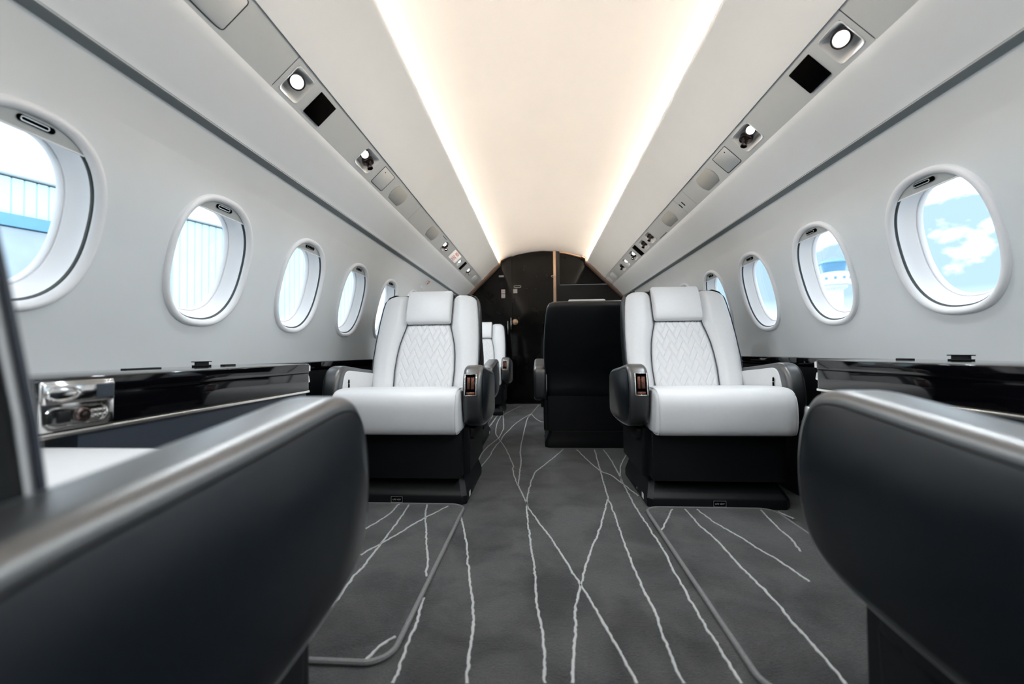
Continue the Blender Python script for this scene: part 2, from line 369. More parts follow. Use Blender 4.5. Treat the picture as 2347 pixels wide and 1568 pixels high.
# floor
mb = MB(); mb.box((0, (Y0+Y1)/2+.05, -.02), (2.3, Y1-Y0+.1, .04)); FLOOR = mb.build('floor', 'carpet', smooth=False, kind='structure')

# ------------------------------------------------------------------ service strips with recessed lights, air nozzles, speakers
def pp(side, y, t, d=0.0):      # d > 0 goes up into the strip, d < 0 into the cabin
    x = P_PU[0] + (P_PL[0]-P_PU[0])*t + d*.687; z = P_PU[1] + (P_PL[1]-P_PU[1])*t + d*.726
    return (side*x, y, z)
TL = math.hypot(P_PL[0]-P_PU[0], P_PL[1]-P_PU[1])
def uv(side, yc, tc_): return lambda a, b, d=0.0: pp(side, yc + a, tc_ + b/TL, d)      # metres along / across
HOLES = {-1: [(-1.20, .062, .50, .345), (-.50, .043, .50, .345), (.12, .062, .50, .345), (1.212, .043, .50, .345), (1.725, .062, .47, .33), (3.190, .052, .47, .30), (3.785, .045, .50, .26), (4.235, .065, .45, .33)],
          1: [(-1.20, .062, .50, .345), (-.50, .043, .50, .345), (.12, .062, .50, .345), (.62, .043, .50, .345), (1.162, .043, .50, .345), (1.665, .062, .47, .33), (3.100, .060, .47, .33), (3.290, .060, .50, .33), (3.665, .060, .50, .33), (3.965, .055, .48, .32), (4.160, .060, .50, .32)]}
SEAMS = {-1: [-2.30, 1.150, 2.400, 3.405, 3.700, 4.45, 5.08], 1: [-2.30, 1.100, 2.300, 2.440, 3.030, 3.800, 4.45, 5.08]}
for side, nm in ((-1, 'left'), (1, 'right')):
    base = strip_mesh(side, [(P_PU[0]+.004, P_PU[1]+.012), (P_PU[0]+.034, P_PU[1]+.045), (P_PL[0]+.040, P_PL[1]+.050), (P_PL[0]-.003, P_PL[1]+.014)]).build('trim_%d' % (1 if side < 0 else 2), 'psugap', kind='structure', smooth=False)
    for ya, yb in zip(SEAMS[side], SEAMS[side][1:]):
        a, b = ya+.0012, yb-.0012; mb = MB(); hs = [h for h in HOLES[side] if a < h[0] < b]; cur = a
        def q(y0, y1, t0, t1): mb.add([pp(side, y0, t0, .004), pp(side, y1, t0, .004), pp(side, y1, t1, .004), pp(side, y0, t1, .004)], [(0, 1, 2, 3)])
        for yc, hy, tc_, ht in sorted(hs):
            q(cur, yc-hy, .01, .99); q(yc-hy, yc+hy, .01, tc_-ht); q(yc-hy, yc+hy, tc_+ht, .99); cur = yc+hy
        q(cur, b, .01, .99)
        o = mb.build('service_panel', 'psu', base, smooth=False)
def reading_light(side, yc, hy, tc_, ht, lens=True, nozzle=False, label='', big=False):
    e = empty('reading_light', pp(side, yc, tc_, .03)); tag(e, label, 'light', 'reading lights in the ceiling service strips')
    f = uv(side, yc, tc_); hb = ht*TL; inv = Vector(e.location)
    g = lambda a, b, d=0.0: tuple(Vector(f(a, b, d))-inv)
    def rr(s_, d, da=0, db=0): return [g(da + sell(hy*s_, hb*s_, 2*PI*k/40, 7)[0], db + sell(hy*s_, hb*s_, 2*PI*k/40, 7)[1], d) for k in range(40)]
    mb = MB(); mb.grid([rr(1.06, .0035), rr(1.03, .0020), rr(.97, .0035), rr(.90, .010), rr(.66, .036, -.0), rr(.55, .042)], close_u=True)
    mb.add(rr(.55, .042), [tuple(range(40))]); mb.build('light_recess', 'psuw', e, auto=50)
    nrm = Vector((-side*.687, 0, -.726)); acr = Vector((side*.726, 0, -.687)); al = Vector((0, 1, 0))
    if lens:
        R = .0200 if big else .0165; c = Vector(g(-hy*(.12 if big else .60), -hb*(.15 if big else .25), .008)); ax = (nrm*.9 - al*.55 - acr*.05).normalized()
        mb = MB(); mb.lathe(c, ax, [(.3*R, -.030), (1.1*R, -.028), (1.22*R, -.012), (1.24*R, 0), (1.20*R, .003), (1.0*R, .0035), (.93*R, .001)], 28); mb.build('lamp_barrel', 'nozzle', e)
        mb = MB(); mb.lathe(c, ax, [(.94*R, .001), (.6*R, .0035), (0, .0045)], 28); mb.build('lens', 'lens', e)
        ld = bpy.data.lights.new('bulb', 'SPOT'); ld.energy = 15.0; ld.spot_size = 2.7; ld.spot_blend = 1.0; ld.color = (.88, .95, 1.0); ld.shadow_soft_size = .022
        lo = bpy.data.objects.new('bulb', ld); C.objects.link(lo); lo.parent = e; lo.location = c + ax*.012
        lo.rotation_euler = (nrm*.8+Vector((0, 0, -.6))).to_track_quat('-Z', 'Y').to_euler()
    if nozzle:
        c = Vector(g(hy*(.30 if lens else .05), hb*(.08 if lens else 0), .004)); ax = (nrm*.85 + al*.10 + acr*.35 + Vector((0, -.25, 0))).normalized(); k = 1.0
        mb = MB(); mb.lathe(c, ax, [(.024, -.020), (.0255, -.008), (.024, -.003), (.018, -.001), (.0115, .004), (.0098, .012), (.0105, .022), (.0125, .024), (.0125, .027), (.0100, .0275), (.0088, .020), (0, .018)], 28)
        mb.build('air_nozzle', 'nozzle', e)
    return e
M_['psuw'] = mat('recess_white', (0.72, 0.735, 0.74), 0.35, noise=0.01, nscale=30)
W1 = [('unseen reading light added for fill at the forward end of the left strip', 1, 0, 1), ('second unseen reading light added for fill, from the forward end of the left strip', 1, 0, 1), ('third unseen reading light added for fill, from the forward end of the left strip', 1, 0, 1), ('round white reading light alone in the nearest recess of the left service strip', 1, 0, 1), ('reading light beside a bronze air nozzle in the left strip, next to a square hatch', 1, 1, 0),  # first three lamps are out of view, added to brighten the cabin
      ('small reading light in the recess just before the red exit sign', 1, 1, 0), ('tiny reading light in the recess between exit sign and black slot', 1, 0, 0), ('far reading light past the black slot of the left strip', 1, 1, 0)]
W2 = [('unseen reading light added for fill at the forward end of the right strip', 1, 0, 1), ('second unseen reading light added for fill, from the forward end of the right strip', 1, 0, 1), ('third unseen reading light added for fill, from the forward end of the right strip', 1, 0, 1), ('unseen right strip reading light added for fill above the nearest right seat', 1, 0, 1), ('round white reading light alone in the nearest recess of the right service strip', 1, 0, 1), ('reading light beside a bronze air nozzle in the right strip, next to a square hatch', 1, 1, 0),  # first four lamps of this strip are unseen, added as general fill
      ('recess with two dark nozzles, first after the second speaker on the right strip', 0, 1, 0), ('recess with dark nozzle, just before the black slot of the right strip', 0, 1, 0),
      ('recess with lamp and nozzle just past the black slot of the right strip', 1, 1, 0), ('far recess with a lit lens on the right strip, nearer of the last pair', 1, 0, 0), ('farthest nozzle recess of the right strip, by the two oval covers', 0, 1, 0)]
for side, W in ((-1, W1), (1, W2)):
    for h, (lb, a, b, c) in zip(HOLES[side], W): reading_light(side, *h, lens=bool(a), nozzle=bool(b), label=lb, big=bool(c))
def plate(name, side, yc, tc_, ly, lt, m, label, cat, n=12, d0=.004, d1=-.0005, group=None, frame=None, cut=None):
    f = uv(side, yc, tc_); K = 48
    pr = [sell(ly/2, lt/2, 2*PI*k/K, n) for k in range(K)]
    if cut: pr = [(max(-ly/2*cut, min(ly/2*cut, a)), b) for a, b in pr]
    mb = MB(); top = [f(a, b, d1) for a, b in offset(pr, .0008)]; mid = [f(a, b, d1+.0008) for a, b in pr]; bot = [f(a, b, d0+.002) for a, b in pr]
    mb.grid([top, mid, bot], close_u=True).add(top, [tuple(range(K))])
    o = mb.build(name, m, auto=50)
    tag(o, label, cat, group)
    if frame:
        mb = MB(); mb.tube([f(a, b, .0032) for a, b in offset(pr, -.0012)], .0010, 5, closed=True); mb.build('hatch_gap', frame, o)
    return o
def spk(side, yc, ly, label):
    # rounded square with bulging near and far ends
    f = uv(side, yc, .5); K = 64; pr = []
    for k in range(K):
        t = 2*PI*k/K; a, b = ly*.54*math.cos(t), .062*math.sin(t); b = max(-.043, min(.043, b)); pr.append((a, b))
    pr = chaikin(pr, 1)
    mb = MB(); top = [f(a, b, .0018) for a, b in offset(pr, .001)]; mid = [f(a, b, .0028) for a, b in pr]; bot = [f(a, b, .006) for a, b in pr]
    mb.grid([top, mid, bot], close_u=True).add(top, [tuple(range(len(pr)))])
    tag(mb.build('speaker_grille', 'speaker', auto=50), label, 'speaker', 'speaker grilles in the service strips')
spk(-1, 2.125, .155, 'grey mesh speaker in the left strip, nearer of its two')
spk(-1, 2.820, .185, 'grey mesh speaker in the left strip, farther one, before the exit sign')
spk(1, 2.060, .155, 'grey mesh speaker in the right strip, nearer one, beside the square hatch')
spk(1, 2.660, .175, 'grey mesh speaker in the right strip, farther one, past the two short slots')
for s_, y, lb in ((-1, 1.341, 'blank black square panel beside the nearest reading light, left strip'), (1, 1.290, 'blank black square panel beside the nearest reading light, right strip')):
    plate('display_panel', s_, y, .49, .092, .088, 'black', lb, 'panel', n=40, group='black square panels')
plate('display_panel', -1, 3.930, .47, .075, .095, 'black', 'narrow black slot panel past the exit sign, left strip', 'panel', n=40)
plate('display_panel', 1, 3.480, .49, .085, .105, 'black', 'narrow black slot panel between nozzle recesses, right strip', 'panel', n=40)
plate('service_hatch', -1, 1.912, .49, .122, .094, 'psu', 'square light grey hatch between nozzle and speaker, left strip', 'hatch', n=20, frame='black', d1=.0030)
plate('service_hatch', 1, 1.852, .50, .122, .094, 'psu', 'square light grey hatch between nozzle and speaker, right strip', 'hatch', n=20, frame='black', d1=.0030)
plate('service_hatch', -1, .62, .48, .66, .100, 'psu', 'long hatch door with dark outline at the top edge, left strip', 'hatch', n=20, frame='black', d1=.0025)
plate('oval_cover', -1, 4.640, .48, .20, .085, 'liner', 'small pale oval cover at the far end of the left strip', 'cover', n=3.2, d1=.001)
plate('oval_cover', 1, 4.640, .50, .20, .085, 'liner', 'pale oval cover near the far end of the right strip, nearer one', 'cover', n=3.2, d1=.001)
plate('oval_cover', 1, 4.925, .50, .17, .085, 'liner', 'pale oval cover touching the bronze arch, right strip', 'cover', n=3.2, d1=.001)
for i, y in enumerate((2.395, 2.435)):
    plate('vent_slot', 1, y, .48, .010, .030, 'black', ['short dark slot in the right strip, nearer of the pair', 'short dark slot in the right strip, farther of the pair'][i], 'vent', n=5, group='two short slots', d1=.003)
plate('vent_slot', 1, 2.915, .89, .16, .0035, 'black', 'thin dark slit along the outer edge of the right strip', 'vent', n=8, d1=.003)
plate('vent_slot', -1, 3.055, .14, .12, .0035, 'black', 'thin dark slit along the inner edge of the left strip', 'vent', n=8, d1=.003)
for s_, y, t in ((-1, 1.885, .27), (1, 1.820, .27)):
    plate('keyhole_dot', s_, y, t, .006, .006, 'black', 'tiny black dot on the square hatch of the %s strip' % ('left' if s_ < 0 else 'right'), 'dot', n=2, d1=.0022)
o = plate('exit_sign', -1, 3.555, .44, .25, .085, 'sign', 'white plaque with red words SALIDA and EXIT in the left strip', 'sign', n=30, d1=.0)
nL = Vector((.687, 0, -.726)); dn = Vector((-.726, 0, -.687))
lettering('EXIT', .058, 'red', (0, 1, 0), -dn, pp(-1, 3.545, .60, -.0006), o)
q = lettering('SALIDA', .036, 'red', (0, 1, 0), -dn, pp(-1, 3.545, .24, -.0006), o)
# small red placard and hook on the left wall below the gap
mb = MB(); xw = -wx(1.245)+.006; mb.box((xw, 3.52, 1.245), (.006, .07, .045), .001, 1, Matrix.Rotation(.75, 3, 'Y'))
pl = tag(mb.build('wall_placard', 'pale'), 'tiny white placard with red print high on the left wall', 'placard')
for k, (txt, dz) in enumerate((('EXIT', .010), ('PULL', -.008))):
    lettering(txt, .018, 'red', (0, 1, 0), Vector((.68, 0, .73)), Vector((xw, 3.52, 1.245)) + Vector((.73, 0, -.68))*.0042 + Vector((.68, 0, .73))*dz, pl)
mb = MB(); mb.lathe((-wx(1.19)+.0, 3.44, 1.19), (1, 0, -.35), [(.016, 0), (.016, .005), (.008, .008), (.007, .020), (.010, .024), (0, .026)], 16)
tag(mb.build('wall_hook', 'white'), 'small white round hook on the left wall below the placard', 'hook')

# ------------------------------------------------------------------ side ledges
def plan(yb, ye, xi, xo=1.160):      # plan outline of the wide ledge, rounded far corner
    r = .020; pts = [(xo, yb), (xi, yb)]
    for k in range(9):
        t = PI - k/8*PI/2; pts.append((xi + r + r*math.cos(t), ye - r + r*math.sin(t)))
    pts += [(xi+.09, ye), (xo, ye)]
    return pts
def prism(mb, side, pts, z0, z1, r=0.0):
    if r:
        return mb.pillow(pts, z0, z1, r, 3, fn=lambda z, a, b: (side*a, b, z))
    n = len(pts); vs = [(side*a, b, z) for z in (z0, z1) for a, b in pts]
    return mb.add(vs, [tuple(range(n)), tuple(range(n, 2*n))] + [(i, (i+1) % n, n+(i+1) % n, n+i) for i in range(n)])
def side_ledge(side, nm):
    e = empty('side_ledge', (side*1.0, 1.05, 0)); tag(e, 'wide glossy black side ledge with bright strip between the %s facing seats' % nm, 'ledge', 'glossy side ledges')
    inv = Vector(e.location)
    def B(mb, n, m, p=e, **k):
        mb.v = [tuple(Vector(q)-inv) for q in mb.v]; return mb.build(n, m, p, **k)
    yb, ye = (.625 if side < 0 else .79), 1.452; yl = .70 if side < 0 else .79
    body = B(prism(MB(), side, plan(yb, ye, .872), .508, .5985, .003), 'ledge_body', 'gloss', auto=40)
    B(prism(MB(), side, plan(yb, ye-.002, .869), .5705, .6025, .003), 'table_lid', 'gloss', auto=40)
    B(prism(MB(), side, plan(yb, ye-.001, .8685, 1.0), .5685, .5700), 'lid_gap', 'black', smooth=False)
    B(prism(MB(), side, plan(yb, ye, .868), .500, .508, .0015), 'bright_strip', 'brushed', auto=40)
    B(prism(MB(), side, plan(yl, ye-.004, .880), .0, .500), 'lower_panel', 'navy', auto=40)
    for x, z, sx, sz in ((.898, .585, .016, .022),):
        mb = MB(); mb.box((side*x, ye+.014, z), (sx, .034, sz), .003, 2); B(mb, 'latch', 'chrome')
    mb = MB(); mb.box((side*.893, ye+.008, .545), (.013, .022, .026), .003, 2, Matrix.Rotation(.3, 3, 'X')); B(mb, 'latch', 'chrome')
    # small black stop standing on the ledge by the wall
    mb = MB(); y = 1.26 if side < 0 else 1.235; x = side*1.125
    mb.box((x, y, .6055), (.012, .066, .004), .001, 1).box((x, y, .6115), (.008, .052, .012), .002, 1).box((x, y, .6180), (.014, .068, .003), .001, 1)
    mb.v = [(a, b, c-.001) for a, b, c in mb.v]; B(mb, 'table_stop', 'satin')
    for yy, ly in ((1.05, .10), (1.36, .05)) if side < 0 else ((1.40, .05), (1.0, .06)):
        mb = MB(); mb.box((side*1.115, yy, .6035), (.018, ly, .004), .001, 1); B(mb, 'flush_slot', 'satin')
    return e
side_ledge(-1, 'left'); side_ledge(1, 'right')
# control plate on the left ledge face (cup holder slot, screen, dial and keys)
LE = C.objects['side_ledge']; e = empty('cabin_console', (-.868, .690, .5535)); tag(e, 'chrome control panel with dial and screen on the left ledge face', 'console')
mb = MB(); mb.box((-.0015, 0, .0), (.010, .120, .086), .003, 2); mb.build('panel_plate', 'chrome', e)
mb = MB(); mb.box((.0045, .0, .0215), (.006, .116, .036), .004, 2); top = mb.build('cup_holder_cover', 'chrome', e)
mb = MB(); mb.tube([(.010, -.030+.024*math.cos(t*PI/12), .0215+.012*math.sin(t*PI/12)) for t in range(24)], .0022, 6, closed=True); mb.build('cup_ring', 'chrome', top)
mb = MB(); mb.box((.0078, .040, .0210), (.003, .030, .026), .001, 1); mb.build('screen', 'navy', e)
mb = MB(); mb.tube([(.0045, a, b) for a, b in pill(-.004, -.019, .100, .032)], .0015, 6, closed=True); mb.build('key_frame', 'chrome', e)
mb = MB(); mb.box((.0050, -.026, -.019), (.004, .020, .020), .002, 2); mb.build('key', 'satin', e)
mb = MB(); mb.box((.0050, -.050, -.019), (.004, .012, .019), .002, 2); mb.build('key', 'satin', e)
mb = MB(); mb.lathe((.0040, .004, -.019), (1, 0, 0), [(.0125, 0), (.0125, .003), (.0095, .0045), (.0085, .003), (.006, .003), (.0055, .006), (0, .0065)], 28); mb.build('dial', 'nozzle', e)
for k in range(6):
    mb = MB(); mb.box((.0050, .024+(k % 3)*.008, -.0145-(k//3)*.009), (.0035, .006, .006), .0012, 2); mb.build('button', 'chrome', e)
# narrow ledges beside and beyond the main seats
for side, nm in ((-1, 'left'), (1, 'right')):
    e = empty('side_ledge', (side*1.1, 3.2, 0)); tag(e, 'narrow black side ledge running aft along the %s wall behind the white seat' % nm, 'ledge', 'glossy side ledges'); inv = Vector(e.location)
    def B(mb, n, m, **k): mb.v = [tuple(Vector(q)-inv) for q in mb.v]; return mb.build(n, m, e, **k)
    segs = [1.47, 1.86, 2.62, 3.40, 4.20, 5.02]
    for a, b in zip(segs, segs[1:]):
        mb = MB(); mb.box((side*1.106, (a+b)/2, .586), (.100, b-a-.003, .031), .003, 2); B(mb, 'ledge_cover', 'gloss')
    mb = MB(); mb.box((side*1.112, 3.24, .5675), (.085, 3.54, .007)); B(mb, 'ledge_gap', 'black', smooth=False)
    mb = MB(); mb.box((side*1.108, 3.24, .282), (.075, 3.54, .564), .003, 1); B(mb, 'lower_panel', 'satin')
mb = MB(); mb.tube([(-1.068, 1.60, .548), (-1.035, 1.60, .548), (-1.030, 1.60, .545), (-1.030, 1.60, .532), (-1.035, 1.60, .529), (-1.068, 1.60, .529)], .003, 8)
tag(mb.build('wire_hook', 'nozzle'), 'small grey wire handle on the dark panel beside the left white seat', 'hook')

# ------------------------------------------------------------------ bulkhead and door
def zc(x):
    x = abs(x)
    return interp([(0, 1.869), (.15, 1.860), (.30, 1.833), (.45, 1.788), (.53, 1.750), (.55, 1.70), (.730, 1.512), (.824, 1.423), (.950, 1.296), (1.0, 1.26), (1.06, 1.18), (1.09, 1.10), (1.12, .95), (1.164, .72)], x) - .0005
def bpanel(x0, x1, y, th, m, name, z0=0.0, z1=9, parent=None, kind=None, r=0):
    n = 24; xs = [x0+(x1-x0)*i/n for i in range(n+1)]; mb = MB()
    pr = [(x, z0) for x in (x1, x0)] + [(x, min(z1, zc(x))) for x in xs]
    vs = [(a, yy, b) for yy in (y, y+th) for a, b in pr]; k = len(pr)
    mb.add(vs, [tuple(range(k)), tuple(range(k, 2*k))]+[(i, (i+1) % k, k+(i+1) % k, k+i) for i in range(k)])
    return mb.build(name, m, parent, smooth=False, kind=kind)
wb = bpanel(-1.10, -.437, 5.065, .03, 'door', 'wall_back', kind='structure')
bpanel(.207, .795, 5.065, .03, 'door', 'bulkhead_panel', 1.447, 9, wb)
bpanel(.207, 1.10, 5.072, .03, 'satin', 'bulkhead_panel', 0, 1.444, wb)
bpanel(-.437, -.378, 5.045, .05, 'door', 'trim_3', kind='structure')
bpanel(.163, .207, 5.045, .05, 'satin', 'trim_4', kind='structure')
d1 = bpanel(-.378, .130, 5.070, .03, 'door', 'door_1', kind='structure')
bpanel(.131, .162, 5.058, .035, 'brass', 'trim_5', .6, 9, kind='structure')
def slab(name, x, z, sx, sz, m, y=5.065, th=.004, parent=None, r=.001):
    mb = MB(); mb.box((x, y-th/2, z), (sx, th, sz), r, 2); return mb.build(name, m, parent)
mb = MB(); mb.tube([(a, 5.064, b) for a, b in pill(-.311, 1.434, .085, .024)], .0035, 6, closed=True); mb.build('latch_slot', 'brushed', d1)
mb = MB(); mb.lathe((-.345, 5.070, 1.000), (0, -1, 0), [(.036, 0), (.036, .004), (.031, .007), (.029, .004), (.020, .004), (.017, .020), (.021, .028), (.018, .036), (0, .040)], 28); mb.build('door_knob', 'brass', d1)
o = tag(slab('warning_placard', -.4865, 1.3775, .048, .048, 'pale'), 'upper of two small white square placards left of the black door', 'placard', 'door placards'); lettering('NO', .022, 'red', (1, 0, 0), (0, 0, 1), (-.4865, 5.0605, 1.3775), o)
o = tag(slab('warning_placard', -.4865, 1.3210, .048, .048, 'pale'), 'lower of two small white square placards left of the black door', 'placard', 'door placards'); lettering('II', .028, 'red', (1, 0, 0), (0, 0, 1), (-.4865, 5.0605, 1.3210), o)
o = tag(slab('warning_placard', -.3385, 1.380, .048, .048, 'pale', y=5.070), 'single small white square placard on the black door', 'placard', 'door placards'); lettering('NO', .022, 'ink', (1, 0, 0), (0, 0, 1), (-.3385, 5.0655, 1.380), o)
tag(slab('name_plate', -.508, 1.566, .060, .022, 'ink'), 'small grey nameplate high on the bulkhead left of the door', 'plate')
mb = MB(); mb.tube([(a, 5.050, b) for a, b in pill(.128, 1.550, .045, .018)], .003, 6, closed=True); tag(mb.build('strap_hasp', 'brushed'), 'small chrome hasp across the brass door strip', 'hasp')
for x, z, l in ((-.432, .93, .16), (-.392, .98, .14)):
    mb = MB(); mb.tube([(x, 5.040, z-l/2), (x, 5.032, z-l/2+.01), (x, 5.032, z+l/2-.01), (x, 5.040, z+l/2)], .004, 8)
    tag(mb.build('pull_bar', 'brushed'), 'thin vertical chrome pull bar beside the door, %s' % ('left and lower one' if x < -.41 else 'right and higher one'), 'handle')
# bronze arch frame following the headliner
for side in (-1, 1):
    pr = [(.522, 1.700), (.528, 1.698), (.722, 1.504), (.816, 1.415), (.942, 1.288), (.950, 1.292), (.830, 1.425), (.73, 1.516), (.536, 1.712), (.535, 1.745), (.50, 1.765), (.50, 1.750), (.522, 1.735)]
    pr = [(.515, 1.692), (.715, 1.497), (.809, 1.408), (.935, 1.280), (.953, 1.295), (.828, 1.424), (.733, 1.513), (.536, 1.710), (.520, 1.755), (.47, 1.778), (.462, 1.765), (.508, 1.740)]
    n = len(pr); vs = [(side*a, y, b) for y in (4.97, 5.06) for a, b in pr]
    MB().add(vs, [tuple(range(n)), tuple(range(n, 2*n))]+[(i, (i+1) % n, n+(i+1) % n, n+i) for i in range(n)]).build('trim_%d' % (6 if side < 0 else 7), 'bronze', smooth=False, kind='structure')
pr = [(x, zc(x)-.001) for x in [.207+.27*i/12 for i in range(13)]]; pr += [(x, z-.016) for x, z in reversed(pr)]; n = len(pr)
vs = [(a, y, b) for y in (5.02, 5.062) for a, b in pr]
MB().add(vs, [tuple(range(n)), tuple(range(n, 2*n))]+[(i, (i+1) % n, n+(i+1) % n, n+i) for i in range(n)]).build('trim_8', 'brass', smooth=False, kind='structure')

# ------------------------------------------------------------------ seats
RECL = [.38, -.125]
def f0(h): return RECL[1] - max(0, h-.46)*RECL[0]
LEAN = math.atan(.38)
WT = [(.46, .262), (.52, .272), (.60, .276), (.70, .274), (.80, .268), (.88, .260), (.92, .252), (.942, .240), (.957, .222)]
BT = [(.46, .152), (.55, .156), (.62, .153), (.68, .146), (.73, .134), (.77, .122), (.79, .119), (.97, .123)]
def bp(x, h, off): return (x, -(f0(h) + off*math.cos(LEAN)), h + off*math.sin(LEAN))
# herringbone relief of the quilted panel
QA, QB = .0155, .0295
def groove(x, h):
    p = (x/QA + (-h)/QB)/2 + 40.25; q = (x/QA + h/QB)/2 + 40.0
    i, j = math.floor(p), math.floor(q); a, b = p-i, q-j; m = (i+j) % 4
    ds = []
    if m == 0: ds = [a, b, 1-b]
    elif m == 1: ds = [1-a, b, 1-b]
    elif m == 2: ds = [a, 1-a, b]
    else: ds = [a, 1-a, 1-b]
    d = min(ds)*.0275
    return 1.0 - min(1.0, d/.0050)
def soft(t): return t*t*(3-2*t)
def make_seat(s, recl=.38, fb=-.125):
    RECL[:] = [recl, fb]        # s=+1: aisle arm at local +x ; front faces local -y
    root = empty('aircraft_armchair')
    # plinth
    mb = MB(); rows = []
    for z, hx, fa, fb in ((0, .276, .205, -.262), (.004, .280, .208, -.265), (.036, .280, .208, -.265), (.044, .277, .204, -.263), (.108, .252, .135, -.262), (.114, .246, .128, -.258)):
        c = .02; rows.append([(x, -f, z) for x, f in ((-hx+c, fa), (hx-c, fa), (hx, fa-c), (hx, fb+c), (hx-c, fb), (-hx+c, fb), (-hx, fb+c), (-hx, fa-c))])
    mb.grid(rows, close_u=True).add(rows[-1], [tuple(range(8))]).add(rows[0], [tuple(range(8))]); base = mb.build('seat_base', 'satin', root, auto=30)
    mb = MB(); mb.box((-.015 if s > 0 else -.0, -.2095, .022), (.052, .002, .026), .0005, 1); pl = mb.build('vest_placard', 'black', base)
    X0 = -.015 if s > 0 else 0
    mb = MB(); fr = [(X0-.024, .034), (X0+.024, .034), (X0+.024, .011), (X0-.024, .011)]
    for a, b in zip(fr, fr[1:]+fr[:1]): mb.box(((a[0]+b[0])/2, -.2110, (a[1]+b[1])/2), (abs(a[0]-b[0])+.001, .0008, abs(a[1]-b[1])+.001))
    mb.build('placard_border', 'ink', base, smooth=False)
    lettering('LIFE VEST', .0090, 'ink', (1, 0, 0), (0, 0, 1), (X0, -.2108, .022), base)
    mb = MB(); mb.box((s*.2800, -.12, .022), (.002, .03, .022), .0005, 1); mb.build('data_plate', 'pale', base)
    mb = MB(); mb.lathe((s*.279, -.02, .020), (s, 0, 0), [(.006, 0), (.006, .004), (0, .005)], 12); mb.build('base_bolt', 'chrome', base)
    # seat tub and rear box
    pr = [(.212, .312), (.212, .112), (-.262, .112), (-.262, .34), (-.10, .34), (-.05, .312)]
    mb = MB(); mb.pillow(pr, -.262, .262, .008, 3, fn=lambda x, a, b: (x, -a, b)); tub = mb.build('seat_tub', 'satin', root, auto=40)
    pr = [(.165, .316), (.150, .112), (-.255, .112), (-.255, .316)]
    mb = MB(); mb.pillow(pr, -.287, .287, .010, 3, fn=lambda x, a, b: (x, -a, b)); mb.build('side_skirt', 'satin', tub, auto=40)
    mb = MB(); mb.box((s*.262, .05, .285), (.085, .36, .045), .006, 2); mb.box((s*.285, -.05, .272), (.030, .10, .035), .004, 2); mb.build('arm_bracket', 'satin', tub)
    mb = MB(); mb.lathe((s*.296, -.075, .272), (s, -.6, 0), [(.004, 0), (.004, .004), (0, .0045)], 10); mb.build('bracket_bolt', 'chrome', tub)
    # cushion
    pr = [(-.13, .318), (-.14, .36), (-.14, .44), (-.12, .468), (.0, .476), (.12, .486), (.20, .489), (.255, .486), (.285, .472), (.302, .440), (.306, .400), (.304, .350), (.297, .318), (.280, .303), (.20, .300), (.05, .302)]
    pr = chaikin(pr, 2); mb = MB(); mb.pillow(pr, -.264, .264, .022, 5, fn=lambda x, a, b: (x, -(a + .004*math.cos(x/.264*PI/2)), b + .006*math.cos(x/.264*PI/2))); cu = mb.build('seat_cushion', 'wl', root, auto=80)
    for q in (-1, 1):
        pc = offset(pr, .0028); pc = [p for p in pc if p[0] > -.05 and not (p[1] < .31 and p[0] < .2)]
        pc = sorted(pc, key=lambda p: math.atan2(p[1]-.39, p[0]-.1)); mb = MB(); mb.tube([(q*.254, -a-.0, b+.0008) for a, b in pc], .0016, 5); mb.build('piping', 'seam', cu)
    # back shell
    rows = []; K = 72
    hs = [.335, .338, .345, .40, .46, .52, .60, .70, .80, .88, .915, .933, .945, .953, .957]
    for i, h in enumerate(hs):
        wS = interp([(.335, .255), (.345, .262), (.46, .268)], h) if h < .46 else interp(WT, h)+.008
        if h >= .953: wS = .224 if h < .957 else .212
        fr = f0(h) + .0015; bk = f0(h) - (.118 if h < .90 else interp([(.90, .118), (.933, .108), (.945, .098), (.953, .082), (.957, .066)], h))
        if h < .46: fr = -.150; bk = -.245 - (0 if h > .34 else -.004)
        cf, hf = (fr+bk)/2, (fr-bk)/2
        row = []
        for k in range(K):
            a, b = sell(wS, hf, 2*PI*k/K, 6)
            if b > 0 and abs(a) < wS-.016 and h >= .46: b = min(b, hf-.042)
            row.append((a, -(cf+b), h))
        rows.append(row)
    mb = MB(); mb.grid(rows, close_u=True).add(rows[0], [tuple(range(K))]).add(rows[-1], [tuple(range(K))]); sh = mb.build('back_shell', 'shell', root, auto=70)
    mb = MB(); mb.tube([(x, .2495, .338) for x in (-.25, .25)], .002, 6); mb.build('shell_seam', 'gap', sh)
    # side bolsters of the back
    for q in (-1, 1):
        rows = []; HN, UN = 44, 18
        for i in range(HN+1):
            h = .458 + (.956-.458)*i/HN; b_, w_ = interp(BT, h), interp(WT, h); row = []
            topf = max(0, (h-.913)/.045)
            for j in range(UN+1):
                u = j/UN; x = b_ + (w_-b_)*(1-(1-u)**1.25 if u > .0 else 0)
                prof = -.014 + .030*math.sin(min(1, u/.30)*PI/2) - (.0 if u < .5 else .024*((u-.5)/.5)**2.6)
                prof -= .030*topf**2
                row.append(bp(q*x, h, prof))
            row.append(bp(q*(w_+.001), h, -.055)); rows.append(row)
        top = [tuple(Vector(p)+Vector((0, .02, .002))) for p in rows[-1]]; rows.append(top)
        mb = MB(); mb.grid(rows); bo = mb.build('back_bolster', 'wl', root, auto=80)
        mb = MB(); mb.tube([bp(q*(interp(BT, .46+.5*i/40)), .46+.5*i/40, -.009+.003) for i in range(41)], .0022, 6); mb.build('piping', 'seamd', bo)
        mb = MB(); mb.tube([bp(q*(interp(WT, .46+.494*i/50)+.003), .46+.494*i/50, -.008-.030*max(0, (.46+.494*i/50-.92)/.04)) for i in range(51)], .0028, 6); mb.build('edge_piping', 'seamd', bo)
